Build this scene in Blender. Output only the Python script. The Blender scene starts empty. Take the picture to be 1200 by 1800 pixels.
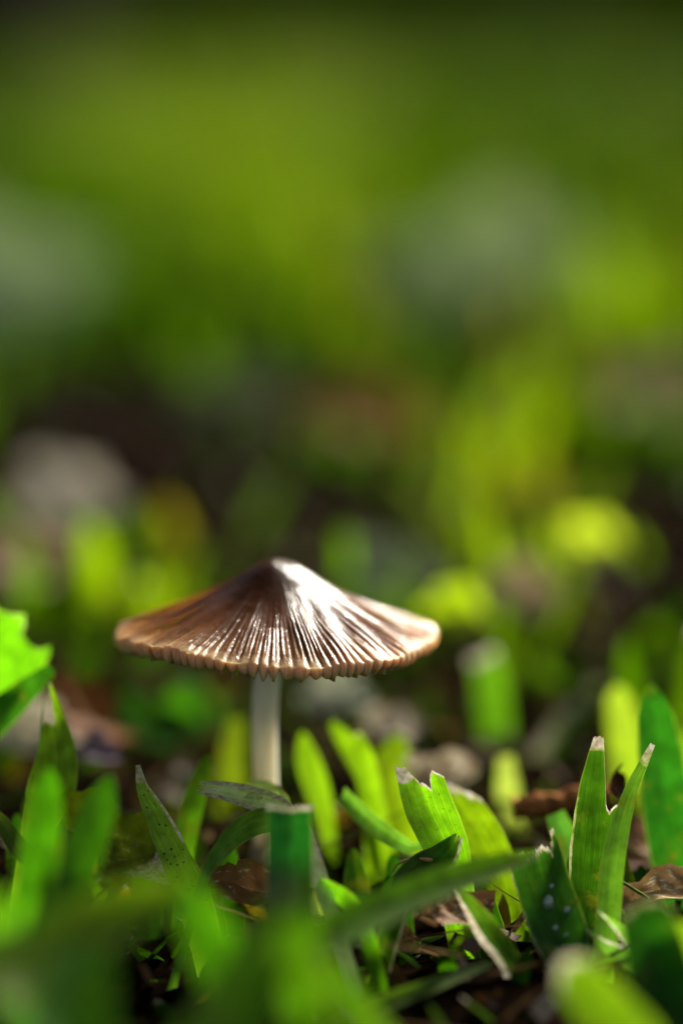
import bpy, math, random
import numpy as np
from mathutils import Vector, Matrix, noise as mnoise

S = bpy.context.scene
COL = S.collection
rng = np.random.default_rng(7)
random.seed(7)
R = math.radians

# ------------------------------------------------------------------ camera
PITCH = R(11.2)          # camera looks down by this much
K = 0.0002              # 36 mm / 1800 px / 100 mm lens
STEM_D = 0.361          # axial distance to the mushroom's stem
RIM_Z = 0.033           # height of the cap's rim above the soil
FWD = np.array([0, math.cos(PITCH), -math.sin(PITCH)])
RGT = np.array([1.0, 0, 0])
UPV = np.array([0, math.sin(PITCH), math.cos(PITCH)])
_rel = STEM_D * (FWD + RGT * (484 - 600) * K + UPV * (900 - 1112) * K)
CAMPOS = np.array([0.0, -_rel[1], RIM_Z - _rel[2]])     # mushroom stands at y = 0
MUSH = CAMPOS + _rel; MUSH[2] = 0

cam = bpy.data.cameras.new('camera')
camo = bpy.data.objects.new('camera', cam); COL.objects.link(camo)
cam.sensor_fit = 'VERTICAL'; cam.sensor_height = 36; cam.sensor_width = 24
cam.lens = 100; cam.clip_start = 0.005; cam.clip_end = 300
camo.location = CAMPOS; camo.rotation_euler = (math.pi / 2 - PITCH, 0, 0)
cam.dof.use_dof = True; cam.dof.focus_distance = 0.3435
cam.dof.aperture_fstop = 5.0
S.camera = camo

# ------------------------------------------------------------------ light
SUN_EL, SUN_AZ = R(31.5), R(30)      # behind the mushroom, to the right
w = bpy.data.worlds.new('World'); S.world = w; w.use_nodes = True
nt = w.node_tree
bg = nt.nodes['Background']
sky = nt.nodes.new('ShaderNodeTexSky'); sky.sky_type = 'NISHITA'; sky.sun_disc = False
sky.sun_elevation = SUN_EL; sky.sun_rotation = SUN_AZ
sky.dust_density = 3.0; sky.air_density = 1.0
hsv = nt.nodes.new('ShaderNodeHueSaturation'); hsv.inputs['Saturation'].default_value = 0.3   # hazy white sky
nt.links.new(sky.outputs[0], hsv.inputs['Color']); nt.links.new(hsv.outputs[0], bg.inputs[0]); bg.inputs[1].default_value = 0.058
sl = bpy.data.lights.new('sun', 'SUN'); so = bpy.data.objects.new('sun', sl); COL.objects.link(so)
sl.energy = 5.0; sl.angle = R(10); sl.color = (1, 0.92, 0.78)
sd = Vector((math.sin(SUN_AZ) * math.cos(SUN_EL), math.cos(SUN_AZ) * math.cos(SUN_EL), math.sin(SUN_EL)))
so.rotation_euler = sd.to_track_quat('Z', 'Y').to_euler()
so.location = (1, 2, 3)
S.view_settings.view_transform = 'Standard'; S.view_settings.look = 'None'
S.view_settings.exposure = 1.1; S.view_settings.gamma = 1
S.render.engine = 'CYCLES'
S.cycles.use_denoising = True
S.cycles.max_bounces = 10; S.cycles.transmission_bounces = 8; S.cycles.diffuse_bounces = 5
S.cycles.sample_clamp_indirect = 6

# ------------------------------------------------------------------ helpers
def P(px, py, d):
    return CAMPOS + d * (FWD + RGT * (px - 600) * K + UPV * (900 - py) * K)

def G(px, py, h=0.0):
    v = FWD + RGT * (px - 600) * K + UPV * (900 - py) * K
    t = (h - CAMPOS[2]) / v[2]
    return CAMPOS + t * v

def project(p):
    r = p - CAMPOS
    d = r @ FWD
    return 600 + (r @ RGT) / (d * K), 900 - (r @ UPV) / (d * K), d

def nrm(v):
    return v / (np.linalg.norm(v) + 1e-12)

def tag(o, label=None, cat=None, group=None, kind=None):
    if label: o['label'] = label
    if cat: o['category'] = cat
    if group: o['group'] = group
    if kind: o['kind'] = kind
    return o

def smooth(a, b, x):
    t = np.clip((np.asarray(x, float) - a) / (b - a), 0, 1)
    return t * t * (3 - 2 * t)

def mesh_obj(name, V, F, mat, parent=None, uv=None, attrs=None, shade=True):
    me = bpy.data.meshes.new(name)
    V = np.asarray(V, np.float32).reshape(-1, 3)
    F = np.asarray(F, np.int32)
    n = F.shape[1]
    me.vertices.add(len(V)); me.vertices.foreach_set('co', V.ravel())
    me.loops.add(F.size); me.loops.foreach_set('vertex_index', F.ravel())
    me.polygons.add(len(F))
    me.polygons.foreach_set('loop_start', np.arange(len(F), dtype=np.int32) * n)
    me.update(calc_edges=True)
    if shade: me.polygons.foreach_set('use_smooth', np.ones(len(F), bool))
    if uv is not None:
        l = me.uv_layers.new(name='UVMap')
        l.data.foreach_set('uv', np.asarray(uv, np.float32)[F.ravel()].ravel())
    for an, (kind, arr) in (attrs or {}).items():
        if kind == 'C':
            a = me.attributes.new(an, 'FLOAT_COLOR', 'POINT')
            c = np.ones((len(V), 4), np.float32); c[:, :3] = arr
            a.data.foreach_set('color', c.ravel())
        else:
            a = me.attributes.new(an, 'FLOAT', 'POINT')
            a.data.foreach_set('value', np.asarray(arr, np.float32).ravel())
    me.validate(); me.update()
    if mat: me.materials.append(mat)
    o = bpy.data.objects.new(name, me); COL.objects.link(o)
    if parent: o.parent = parent
    return o

def grid_faces(nr, nc, wrap=False, off=0):
    i = np.arange(nr - 1)[:, None]; j = np.arange(nc if wrap else nc - 1)[None, :]
    a = i * nc + j; b = i * nc + (j + 1) % nc
    return (np.stack([a, b, b + nc, a + nc], -1).reshape(-1, 4) + off)

def catmull(pts, n):
    pts = np.asarray(pts, float)
    p = np.vstack([2 * pts[0] - pts[1], pts, 2 * pts[-1] - pts[-2]])
    m = len(pts) - 1
    out = []
    for s in np.linspace(0, m, n):
        i = min(int(s), m - 1); t = s - i
        a, b, c, d = p[i], p[i + 1], p[i + 2], p[i + 3]
        out.append(0.5 * (2 * b + (c - a) * t + (2 * a - 5 * b + 4 * c - d) * t * t + (3 * b - a - 3 * c + d) * t ** 3))
    return np.array(out)

# ------------------------------------------------------------------ materials
def new_mat(name):
    m = bpy.data.materials.new(name); m.use_nodes = True
    t = m.node_tree; t.nodes.clear()
    out = t.nodes.new('ShaderNodeOutputMaterial')
    return m, t, out

def N(t, typ, **kw):
    n = t.nodes.new(typ)
    for k, v in kw.items():
        if k == 'inp':
            for a, b in v.items(): n.inputs[a].default_value = b
        else: setattr(n, k, v)
    return n

def ramp(t, stops, interp='LINEAR'):
    n = t.nodes.new('ShaderNodeValToRGB'); cr = n.color_ramp; cr.interpolation = interp
    while len(cr.elements) > 1: cr.elements.remove(cr.elements[-1])
    cr.elements[0].position = stops[0][0]; cr.elements[0].color = (*stops[0][1], 1)
    for p, c in stops[1:]:
        e = cr.elements.new(p); e.color = (*c, 1)
    return n

def mix_rgb(t, fac, a, b, mode='MIX'):
    n = t.nodes.new('ShaderNodeMix'); n.data_type = 'RGBA'; n.blend_type = mode
    for sock, v in ((n.inputs['Factor'], fac), (n.inputs['A'], a), (n.inputs['B'], b)):
        if sock.type == 'VALUE' and sock.name == 'Factor' and not hasattr(v, 'links'):
            sock.default_value = v; continue
        if hasattr(v, 'links'): t.links.new(v, sock)
        else: sock.default_value = (*v, 1)
    # there are several sockets with the same name: pick the colour ones
    return n

def cmix(t, fac, a, b, mode='MIX'):
    n = t.nodes.new('ShaderNodeMix'); n.data_type = 'RGBA'; n.blend_type = mode
    for idx, v in ((0, fac), (6, a), (7, b)):
        s = n.inputs[idx]
        if hasattr(v, 'is_linked'): t.links.new(v, s)
        elif idx == 0: s.default_value = v
        else: s.default_value = (*v, 1)
    return n.outputs[2]

def math_n(t, op, a, b=None):
    n = t.nodes.new('ShaderNodeMath'); n.operation = op
    for i, v in ((0, a), (1, b)):
        if v is None: continue
        if hasattr(v, 'is_linked'): t.links.new(v, n.inputs[i])
        else: n.inputs[i].default_value = v
    return n.outputs[0]

def blade_material(name, trans=0.45, rough=0.46, veins=True, specks=False, spec=0.14, tmul=(1.45, 1.85, 0.22), wear=0.75):
    m, t, out = new_mat(name)
    L = t.links.new
    tint = N(t, 'ShaderNodeAttribute', attribute_name='tint').outputs['Color']
    dry = N(t, 'ShaderNodeAttribute', attribute_name='dry').outputs['Fac']
    uv = N(t, 'ShaderNodeUVMap').outputs[0]
    geo = N(t, 'ShaderNodeNewGeometry').outputs['Position']
    no = N(t, 'ShaderNodeTexNoise', inp={'Scale': 420.0, 'Detail': 4.0}); L(geo, no.inputs['Vector'])
    r1 = ramp(t, [(0.3, (0.62, 0.62, 0.55)), (0.7, (1.25, 1.25, 1.15))]); L(no.outputs['Fac'], r1.inputs[0])
    col = cmix(t, 1.0, tint, r1.outputs[0], 'MULTIPLY')
    bump = None
    if veins:
        sep = N(t, 'ShaderNodeSeparateXYZ'); L(uv, sep.inputs[0])
        comb = N(t, 'ShaderNodeCombineXYZ'); L(math_n(t, 'MULTIPLY', sep.outputs[0], 11.0), comb.inputs[0])
        L(math_n(t, 'MULTIPLY', sep.outputs[1], 0.12), comb.inputs[1])
        vn = N(t, 'ShaderNodeTexNoise', inp={'Scale': 1.6, 'Detail': 2.0}); L(comb.outputs[0], vn.inputs['Vector'])
        sn = math_n(t, 'SINE', math_n(t, 'MULTIPLY', sep.outputs[0], 118.0))
        vr = ramp(t, [(0.30, (0.72, 0.76, 0.7)), (0.68, (1.14, 1.1, 1.1))]); L(vn.outputs['Fac'], vr.inputs[0])
        col = cmix(t, 1.0, col, vr.outputs[0], 'MULTIPLY')
        vs = ramp(t, [(0.0, (0.88, 0.90, 0.88)), (1.0, (1.06, 1.05, 1.05))])
        L(math_n(t, 'ADD', math_n(t, 'MULTIPLY', sn, 0.5), 0.5), vs.inputs[0])
        col = cmix(t, 1.0, col, vs.outputs[0], 'MULTIPLY')
        bp = N(t, 'ShaderNodeBump', inp={'Strength': 0.22, 'Distance': 0.00007})
        L(math_n(t, 'ADD', sn, math_n(t, 'MULTIPLY', vn.outputs['Fac'], 2.0)), bp.inputs['Height'])
        bump = bp.outputs[0]
        # pale thin margin along both edges
        e = math_n(t, 'ABSOLUTE', math_n(t, 'SUBTRACT', sep.outputs[0], 0.5))
        er = ramp(t, [(0.462, (0, 0, 0)), (0.497, (1, 1, 1))]); L(e, er.inputs[0])
        col = cmix(t, math_n(t, 'MULTIPLY', er.outputs[0], 0.55), col, (0.30, 0.36, 0.16))
    n3 = N(t, 'ShaderNodeTexNoise', inp={'Scale': 230.0, 'Detail': 6.0, 'Roughness': 0.65}); L(geo, n3.inputs['Vector'])
    wr_ = ramp(t, [(0.57, (0, 0, 0)), (0.70, (wear, wear, wear))]); L(n3.outputs['Fac'], wr_.inputs[0])
    col = cmix(t, wr_.outputs[0], col, (0.15, 0.125, 0.028))
    n4 = N(t, 'ShaderNodeTexNoise', inp={'Scale': 2600.0, 'Detail': 2.0}); L(geo, n4.inputs['Vector'])
    dk_ = ramp(t, [(0.66, (0, 0, 0)), (0.72, (0.6, 0.6, 0.6))]); L(n4.outputs['Fac'], dk_.inputs[0])
    col = cmix(t, dk_.outputs[0], col, (0.05, 0.04, 0.012))
    n2 = N(t, 'ShaderNodeTexNoise', inp={'Scale': 1500.0, 'Detail': 3.0}); L(geo, n2.inputs['Vector'])
    dcol = ramp(t, [(0.3, (0.42, 0.33, 0.19)), (0.52, (0.70, 0.63, 0.48)), (0.70, (0.88, 0.85, 0.77))]); L(n2.outputs['Fac'], dcol.inputs[0])
    dn = math_n(t, 'ADD', dry, math_n(t, 'MULTIPLY', math_n(t, 'SUBTRACT', no.outputs['Fac'], 0.5), 0.7))
    dr = ramp(t, [(0.38, (0, 0, 0)), (0.62, (1, 1, 1))]); L(dn, dr.inputs[0])
    col = cmix(t, dr.outputs[0], col, dcol.outputs[0])
    if specks:
        sp = N(t, 'ShaderNodeTexVoronoi', inp={'Scale': 1.0, 'Randomness': 1.0})
        mp = N(t, 'ShaderNodeMapping'); mp.inputs['Scale'].default_value = (5.0, 1.5, 1)
        L(uv, mp.inputs[0])
        spn = N(t, 'ShaderNodeTexNoise', inp={'Scale': 4.0, 'Detail': 3.0}); L(mp.outputs[0], spn.inputs['Vector'])
        spv = N(t, 'ShaderNodeVectorMath', operation='MULTIPLY_ADD'); spv.inputs[1].default_value = (.55, .55, 0); L(spn.outputs['Color'], spv.inputs[0]); L(mp.outputs[0], spv.inputs[2]); L(spv.outputs[0], sp.inputs['Vector'])
        sr = ramp(t, [(0.17, (1, 1, 1)), (0.26, (0, 0, 0))]); L(sp.outputs['Distance'], sr.inputs[0])
        spk = N(t, 'ShaderNodeAttribute', attribute_name='speck').outputs['Fac']
        wn = N(t, 'ShaderNodeSeparateColor'); L(sp.outputs['Color'], wn.inputs[0])
        keep = math_n(t, 'LESS_THAN', wn.outputs[0], 0.62)
        f = math_n(t, 'MULTIPLY', math_n(t, 'MULTIPLY', sr.outputs[0], spk), keep)
        col = cmix(t, f, col, (0.006, 0.005, 0.004))
    tcol = cmix(t, 1.0, col, tmul, 'MULTIPLY')
    tcol = cmix(t, dr.outputs[0], tcol, col)
    pr = N(t, 'ShaderNodeBsdfPrincipled', inp={'Roughness': rough, 'Specular IOR Level': spec})
    L(col, pr.inputs['Base Color'])
    tr = N(t, 'ShaderNodeBsdfTranslucent'); L(tcol, tr.inputs[0])
    if bump: L(bump, pr.inputs['Normal'])
    mx = N(t, 'ShaderNodeMixShader'); mx.inputs[0].default_value = trans
    L(pr.outputs[0], mx.inputs[1]); L(tr.outputs[0], mx.inputs[2]); L(mx.outputs[0], out.inputs[0])
    return m

M_BLADE = blade_material('grass_blade', 0.56)
M_SPECK = blade_material('speckled_blade', 0.56, specks=True)
M_LAWN = blade_material('lawn_grass', 0.55, 0.5, veins=False, spec=0.0, wear=0.2, tmul=(1.5, 1.8, 0.12))
M_LITTER = blade_material('dead_leaf', 0.22, 0.6, veins=False, spec=0.05, tmul=(1.0, .95, .8))
M_SHRUB = blade_material('shrub_leaf', 0.15, 0.5, veins=False)
M_SHRUB2 = blade_material('light_shrub_leaf', 0.5, 0.5, veins=False, spec=0.1)

def soil_material():
    m, t, out = new_mat('soil'); L = t.links.new
    geo = N(t, 'ShaderNodeNewGeometry').outputs['Position']
    a = N(t, 'ShaderNodeTexNoise', inp={'Scale': 260.0, 'Detail': 8.0, 'Roughness': 0.7}); L(geo, a.inputs['Vector'])
    b = N(t, 'ShaderNodeTexNoise', inp={'Scale': 3.0, 'Detail': 6.0}); L(geo, b.inputs['Vector'])
    c1 = ramp(t, [(0.3, (0.002, 0.0013, 0.001)), (0.55, (0.006, 0.0036, 0.0024)), (0.78, (0.024, 0.014, 0.008))]); L(a.outputs['Fac'], c1.inputs[0])
    # turf takes over far off, where blades can no longer be told apart
    sep = N(t, 'ShaderNodeSeparateXYZ'); L(geo, sep.inputs[0])
    far = N(t, 'ShaderNodeMapRange', inp={'From Min': 1.5, 'From Max': 4.5}); L(sep.outputs[1], far.inputs[0])
    gcol = ramp(t, [(0.3, (0.018, 0.035, 0.004)), (0.7, (0.05, 0.085, 0.01))]); L(b.outputs['Fac'], gcol.inputs[0])
    col = cmix(t, far.outputs[0], c1.outputs[0], gcol.outputs[0])
    pr = N(t, 'ShaderNodeBsdfPrincipled', inp={'Roughness': 0.95, 'Specular IOR Level': 0.0}); L(col, pr.inputs['Base Color'])
    bp = N(t, 'ShaderNodeBump', inp={'Strength': 0.8, 'Distance': 0.0012}); L(a.outputs['Fac'], bp.inputs['Height']); L(bp.outputs[0], pr.inputs['Normal'])
    L(pr.outputs[0], out.inputs[0]); return m
M_SOIL = soil_material()

def bark_material(name, c0, c1, scale=300.0):
    m, t, out = new_mat(name); L = t.links.new
    tc = N(t, 'ShaderNodeNewGeometry').outputs['Position']
    a = N(t, 'ShaderNodeTexNoise', inp={'Scale': scale, 'Detail': 7.0, 'Roughness': 0.7}); L(tc, a.inputs['Vector'])
    c = ramp(t, [(0.32, c0), (0.68, c1)]); L(a.outputs['Fac'], c.inputs[0])
    pr = N(t, 'ShaderNodeBsdfPrincipled', inp={'Roughness': 0.8, 'Specular IOR Level': 0.02}); L(c.outputs[0], pr.inputs['Base Color'])
    bp = N(t, 'ShaderNodeBump', inp={'Strength': 0.7, 'Distance': 0.15 / scale}); L(a.outputs['Fac'], bp.inputs['Height']); L(bp.outputs[0], pr.inputs['Normal'])
    L(pr.outputs[0], out.inputs[0]); return m
M_TWIG = bark_material('dry_twig', (0.09, 0.030, 0.010), (0.48, 0.21, 0.075), 500.0)
M_BARK = bark_material('shrub_bark', (0.006, 0.0045, 0.003), (0.03, 0.022, 0.016), 60.0)
M_CRUMB = bark_material('soil_crumb', (0.004, 0.003, 0.002), (0.02, 0.012, 0.008), 900.0)

def water_material():
    m, t, out = new_mat('water')
    pr = N(t, 'ShaderNodeBsdfPrincipled', inp={'Roughness': 0.0, 'IOR': 1.333, 'Transmission Weight': 0.8, 'Base Color': (0.70, 0.92, 1.0, 1), 'Coat Weight': 1.0, 'Coat IOR': 1.8, 'Coat Roughness': 0.0})  # pale blue base stands in for sky reflected in the drops
    t.links.new(pr.outputs[0], out.inputs[0]); return m
M_WATER = water_material()

def cap_material():
    m, t, out = new_mat('mushroom_cap'); L = t.links.new
    rad = N(t, 'ShaderNodeAttribute', attribute_name='radial').outputs['Fac']
    gr = N(t, 'ShaderNodeAttribute', attribute_name='groove').outputs['Fac']
    tc = N(t, 'ShaderNodeTexCoord').outputs['Object']
    uv = N(t, 'ShaderNodeUVMap').outputs[0]
    n1 = N(t, 'ShaderNodeTexNoise', inp={'Scale': 260.0, 'Detail': 5.0}); L(tc, n1.inputs['Vector'])
    r = math_n(t, 'ADD', rad, math_n(t, 'MULTIPLY', math_n(t, 'SUBTRACT', n1.outputs['Fac'], 0.5), 0.16))
    c = ramp(t, [(0.0, (0.030, 0.006, 0.001)), (0.22, (0.036, 0.008, 0.0012)), (0.42, (0.065, 0.018, 0.004)),
                 (0.68, (0.135, 0.046, 0.012)), (0.86, (0.24, 0.12, 0.048)), (0.955, (0.62, 0.43, 0.24)), (1.0, (0.68, 0.46, 0.26))])
    L(r, c.inputs[0])
    # dark pigment in the furrows, fibrous streaks along the radius
    st = N(t, 'ShaderNodeTexNoise', inp={'Scale': 1.0, 'Detail': 4.0, 'Roughness': 0.6})
    mp = N(t, 'ShaderNodeMapping'); mp.inputs['Scale'].default_value = (230, 7, 1); L(uv, mp.inputs[0]); L(mp.outputs[0], st.inputs['Vector'])
    sr = ramp(t, [(0.3, (0.68, 0.62, 0.56)), (0.65, (1.15, 1.15, 1.15))]); L(st.outputs['Fac'], sr.inputs[0])
    col = cmix(t, 1.0, c.outputs[0], sr.outputs[0], 'MULTIPLY')
    col = cmix(t, gr, col, (0.075, 0.026, 0.010))
    pr = N(t, 'ShaderNodeBsdfPrincipled', inp={'Roughness': 0.4, 'Specular IOR Level': 0.04, 'Subsurface Weight': 0.30,
        'Subsurface Scale': 0.0028, 'Coat Weight': 0.5, 'Coat Roughness': 0.10, 'Coat IOR': 1.36})
    pr.inputs['Subsurface Radius'].default_value = (1.0, 0.5, 0.25)
    sw = ramp(t, [(0.75, (.25, .25, .25)), (0.96, (.9, .9, .9))]); L(rad, sw.inputs[0]); L(sw.outputs[0], pr.inputs['Subsurface Weight'])
    L(col, pr.inputs['Base Color'])
    w1 = N(t, 'ShaderNodeTexNoise', inp={'Scale': 1100.0, 'Detail': 5.0, 'Roughness': 0.65, 'Distortion': 0.9}); L(tc, w1.inputs['Vector'])
    pit = ramp(t, [(0.36, (1, 1, 1)), (0.46, (0, 0, 0))]); L(w1.outputs['Fac'], pit.inputs[0])
    zone = ramp(t, [(0.35, (0, 0, 0)), (0.6, (.6, .6, .6)), (0.9, (.6, .6, .6)), (.95, (.1, .1, .1))]); L(rad, zone.inputs[0])
    L(cmix(t, math_n(t, 'MULTIPLY', pit.outputs[0], zone.outputs[0]), col, (0.05, 0.017, 0.005)), pr.inputs['Base Color'])
    wr = ramp(t, [(0.25, (0, 0, 0)), (0.9, (1, 1, 1))]); L(rad, wr.inputs[0])
    w2 = N(t, 'ShaderNodeTexNoise', inp={'Scale': 330.0, 'Detail': 2.0}); L(tc, w2.inputs['Vector'])
    h = math_n(t, 'ADD', math_n(t, 'MULTIPLY', w2.outputs['Fac'], 1.6), 0.0)
    h = math_n(t, 'ADD', h, math_n(t, 'MULTIPLY', w1.outputs['Fac'], math_n(t, 'ADD', math_n(t, 'MULTIPLY', wr.outputs[0], 1.0), 0.15)))
    h = math_n(t, 'ADD', h, math_n(t, 'MULTIPLY', st.outputs['Fac'], 0.5))
    bp = N(t, 'ShaderNodeBump', inp={'Strength': 0.55, 'Distance': 0.00020}); L(h, bp.inputs['Height'])
    L(bp.outputs[0], pr.inputs['Normal']); L(bp.outputs[0], pr.inputs['Coat Normal'])
    L(pr.outputs[0], out.inputs[0]); return m
M_CAP = cap_material()

def flesh_material(name, c0, c1, sss, zscale=(900, 900, 60), sc=0.002):
    m, t, out = new_mat(name); L = t.links.new
    tc = N(t, 'ShaderNodeTexCoord').outputs['Object']
    mp = N(t, 'ShaderNodeMapping'); mp.inputs['Scale'].default_value = zscale; L(tc, mp.inputs[0])
    n = N(t, 'ShaderNodeTexNoise', inp={'Scale': 1.0, 'Detail': 5.0, 'Roughness': 0.6}); L(mp.outputs[0], n.inputs['Vector'])
    c = ramp(t, [(0.3, c0), (0.62, c1)]); L(n.outputs['Fac'], c.inputs[0])
    pr = N(t, 'ShaderNodeBsdfPrincipled', inp={'Roughness': 0.5, 'Subsurface Weight': sss, 'Subsurface Scale': sc}); L(c.outputs[0], pr.inputs['Base Color'])
    if name == 'mushroom_stem':     # soil clinging to the foot, faint stains higher up
        sz_ = N(t, 'ShaderNodeSeparateXYZ'); L(tc, sz_.inputs[0])
        sn_ = N(t, 'ShaderNodeTexNoise', inp={'Scale': 500.0, 'Detail': 6.0}); L(tc, sn_.inputs['Vector'])
        hh_ = math_n(t, 'ADD', math_n(t, 'MULTIPLY', sz_.outputs[2], 60.0), sn_.outputs['Fac'])
        hr_ = ramp(t, [(0.70, (.8, .8, .8)), (1.0, (0, 0, 0))]); L(hh_, hr_.inputs[0])
        L(cmix(t, hr_.outputs[0], c.outputs[0], (0.16, 0.10, 0.05)), pr.inputs['Base Color'])
    pr.inputs['Subsurface Radius'].default_value = (1.0, 0.88, 0.7)
    bp = N(t, 'ShaderNodeBump', inp={'Strength': 0.4, 'Distance': 0.0001}); L(n.outputs['Fac'], bp.inputs['Height']); L(bp.outputs[0], pr.inputs['Normal'])
    L(pr.outputs[0], out.inputs[0]); return m
M_STEM = flesh_material('mushroom_stem', (0.86, 0.77, 0.60), (0.97, 0.92, 0.80), 0.85, sc=0.0035)
M_GILL = flesh_material('mushroom_gill', (0.30, 0.17, 0.08), (0.46, 0.29, 0.15), 0.3, (700, 700, 700))

# ------------------------------------------------------------------ ground
def fbm(x, y, s, seed=0.0):
    return np.array([mnoise.fractal(Vector((a * s + seed, b * s - seed, seed)), 1.0, 2.0, 4) for a, b in zip(x.ravel(), y.ravel())]).reshape(x.shape)

xs = np.concatenate([np.linspace(-40, -0.6, 14)[:-1], np.linspace(-0.6, 0.6, 150), np.linspace(0.6, 40, 14)[1:]])
ys = np.concatenate([np.linspace(-8, -0.25, 8)[:-1], np.linspace(-0.25, 1.0, 156), np.geomspace(1.02, 80, 24)])
X, Y = np.meshgrid(xs, ys)
near = np.exp(-(np.maximum(0, np.hypot(X, np.maximum(0, Y - 0.4) * 0.6) - 0.3) / 0.5) ** 2)
Z = -0.0015 + 0.0035 * fbm(X, Y, 22.0, 3.1) * near
ground = mesh_obj('ground', np.stack([X, Y, Z], -1), grid_faces(*X.shape), M_SOIL)
tag(ground, 'dark damp soil running out into mown turf', kind='structure')

# ------------------------------------------------------------------ mushroom
RR = 276 * K * STEM_D
NG = 92
root = bpy.data.objects.new('mushroom', None); COL.objects.link(root)
root.location = MUSH; root.empty_display_size = 0.01
tag(root, 'small brown mushroom with wet pleated conical cap on a pale stem', 'mushroom')
bpy.context.view_layer.update()

g_off = rng.normal(0, 0.16, NG)
g_amp = rng.uniform(0.45, 1.4, NG); g_top = rng.uniform(0.1, 1.5, NG)
def gill_phase(th):
    s = (th / (2 * math.pi) * NG) % NG
    warp = 0.35 * np.sin(th * 7 + 1) + 0.25 * np.sin(th * 13 + 2.2)
    s = (s + warp) % NG
    i = np.floor(s).astype(int) % NG; f = s - np.floor(s)
    return i, f
def lobes(th):
    i, f = gill_phase(th)
    a = g_amp[i] * (1 - f) + g_amp[(i + 1) % NG] * f
    x = np.clip(f + 0.25 * g_off[i] * np.sin(math.pi * f), 0, 1)
    return np.sin(math.pi * x) ** 0.75, a
tp = np.array([0, .05, .12, .2, .3, .4, .5, .6, .67, .76, .85, .92, .97, 1.0])
zp = np.array([.480, .473, .450, .402, .335, .272, .218, .170, .138, .100, .063, .034, .014, .000])
tt = np.linspace(0, 1, 400); zz = np.interp(tt, tp, zp)
ker = np.hanning(31); ker /= ker.sum()
zz = np.convolve(np.concatenate([zz[:15][::-1] , zz, zz[-1] + (zz[-1] - zz[-2:-17:-1])]), ker, 'valid')
def prof(t): return np.interp(t, tt, zz)
def rim_wave(th):
    return (0.00035 * np.sin(2 * th + 0.6) + 0.00030 * np.sin(3 * th + 2.0) + 0.00022 * np.sin(5 * th + 0.3)
            + 0.0013 * np.exp(-((((th - 0.95 + math.pi) % (2 * math.pi)) - math.pi) / 0.22) ** 2))
def rim_rad(th):
    return 1 + 0.012 * np.sin(2 * th + 1.3) + 0.010 * np.sin(5 * th) + 0.006 * np.sin(9 * th + 2) + 0.008*np.sin(3*th+.4)

NTH = NG * 12
th = np.linspace(0, 2 * math.pi, NTH, endpoint=False)
lob, amp = lobes(th); gi_, gf_ = gill_phase(th); amp_top = g_top[gi_] * (1 - gf_) + g_top[(gi_ + 1) % NG] * gf_
t_top = np.concatenate([np.linspace(0.004, 0.2, 14)[:-1], np.linspace(0.2, 1.0, 74)])
rows = []; rad = []; groove = []
low = np.array([mnoise.fractal(Vector((math.cos(a) * 2, math.sin(a) * 2, 5)), 1, 2, 3) for a in th])
for t in t_top:
    reach = 0.30 + 0.20 * low + 0.22 * (0.8 - amp_top)
    k = smooth(0, 1, (t - reach) / 0.55)
    wob = np.array([0.0]) if t < 0.1 else np.interp(th, th, 0.00010 * np.sin(th * 23 + 9 * t) + 0.00012 * np.sin(th * 11 - 6 * t))
    r = RR * t * (1 + (rim_rad(th) - 1) * t ** 2)
    d = 0.00025 * k * (amp_top * (1 - smooth(.75, 1, t)) + amp * smooth(.75, 1, t)) * (lob - 0.62) + wob * smooth(0.3, 0.8, t)
    d = d + 0.00009 * k * np.sin(2 * math.pi * (gi_ + gf_) * 2 + 3 * np.sin(th * 5)) * np.clip(amp_top, .3, 1) * (1 - smooth(.85, 1, t))
    z = RR * prof(t) + rim_wave(th) * t ** 3 + d * 0.9
    r = r + d * 0.35
    rows.append(np.stack([r * np.cos(th), r * np.sin(th), z], -1))
    rad.append(np.full(NTH, t * 0.95)); groove.append(k * np.clip(1 - lob * 1.35, 0, 1) * (0.85 - 0.55 * smooth(0.75, 1, t)) * np.clip(amp_top, .2, 1))
g_sep = rng.uniform(.12, .75, NG); sep_ = np.where(gf_ < .5, g_sep[gi_], g_sep[(gi_ + 1) % NG])
zr = RR * prof(1.0) + rim_wave(th)
for q, (dr, dz, kk) in enumerate([(.010, -.010, .6), (.015, -.026, .9), (.014, -.048, 1.1), (.006, -.070, 1.2), (-.010, -.088, 1.2), (-.028, -.088, 1.0)]):
    r = RR * (rim_rad(th) + dr) + 0.00040 * kk * (.35 + sep_) * (lob - 0.6)
    z = zr + RR * dz * (0.50 + 0.45 * amp) * (1 - sep_ * (1 - lob)) + 0.00002
    rows.append(np.stack([r * np.cos(th), r * np.sin(th), z], -1))
    rad.append(np.full(NTH, .955 + .0075 * (q + 1))); groove.append(np.clip(0.75 - lob * 1.2, 0, 1) * 0.55)
for t in np.linspace(0.94, 0.06, 14):
    r = RR * t * (1 + (rim_rad(th) - 1) * t ** 2)
    z = RR * prof(t) + rim_wave(th) * t ** 3 - 0.0007
    rows.append(np.stack([r * np.cos(th), r * np.sin(th), np.broadcast_to(z, r.shape)], -1))
    rad.append(np.full(NTH, 0.93)); groove.append(np.zeros(NTH))
V = np.array(rows); nr = len(rows)
uv = np.stack([np.broadcast_to(th / (2 * math.pi), (nr, NTH)), np.repeat(np.linspace(0, 1, nr)[:, None], NTH, 1)], -1).reshape(-1, 2)
F = grid_faces(nr, NTH, wrap=True)
cap = mesh_obj('cap', V, F, M_CAP, root, uv=uv, attrs={'radial': ('F', np.array(rad)), 'groove': ('F', np.array(groove))})
cap['label'] = 'wet brown pleated cap with pale scalloped rim'
cap.location = (0, 0, RIM_Z)
cap.rotation_euler = (R(-3.2), R(0.9), 0)
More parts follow.
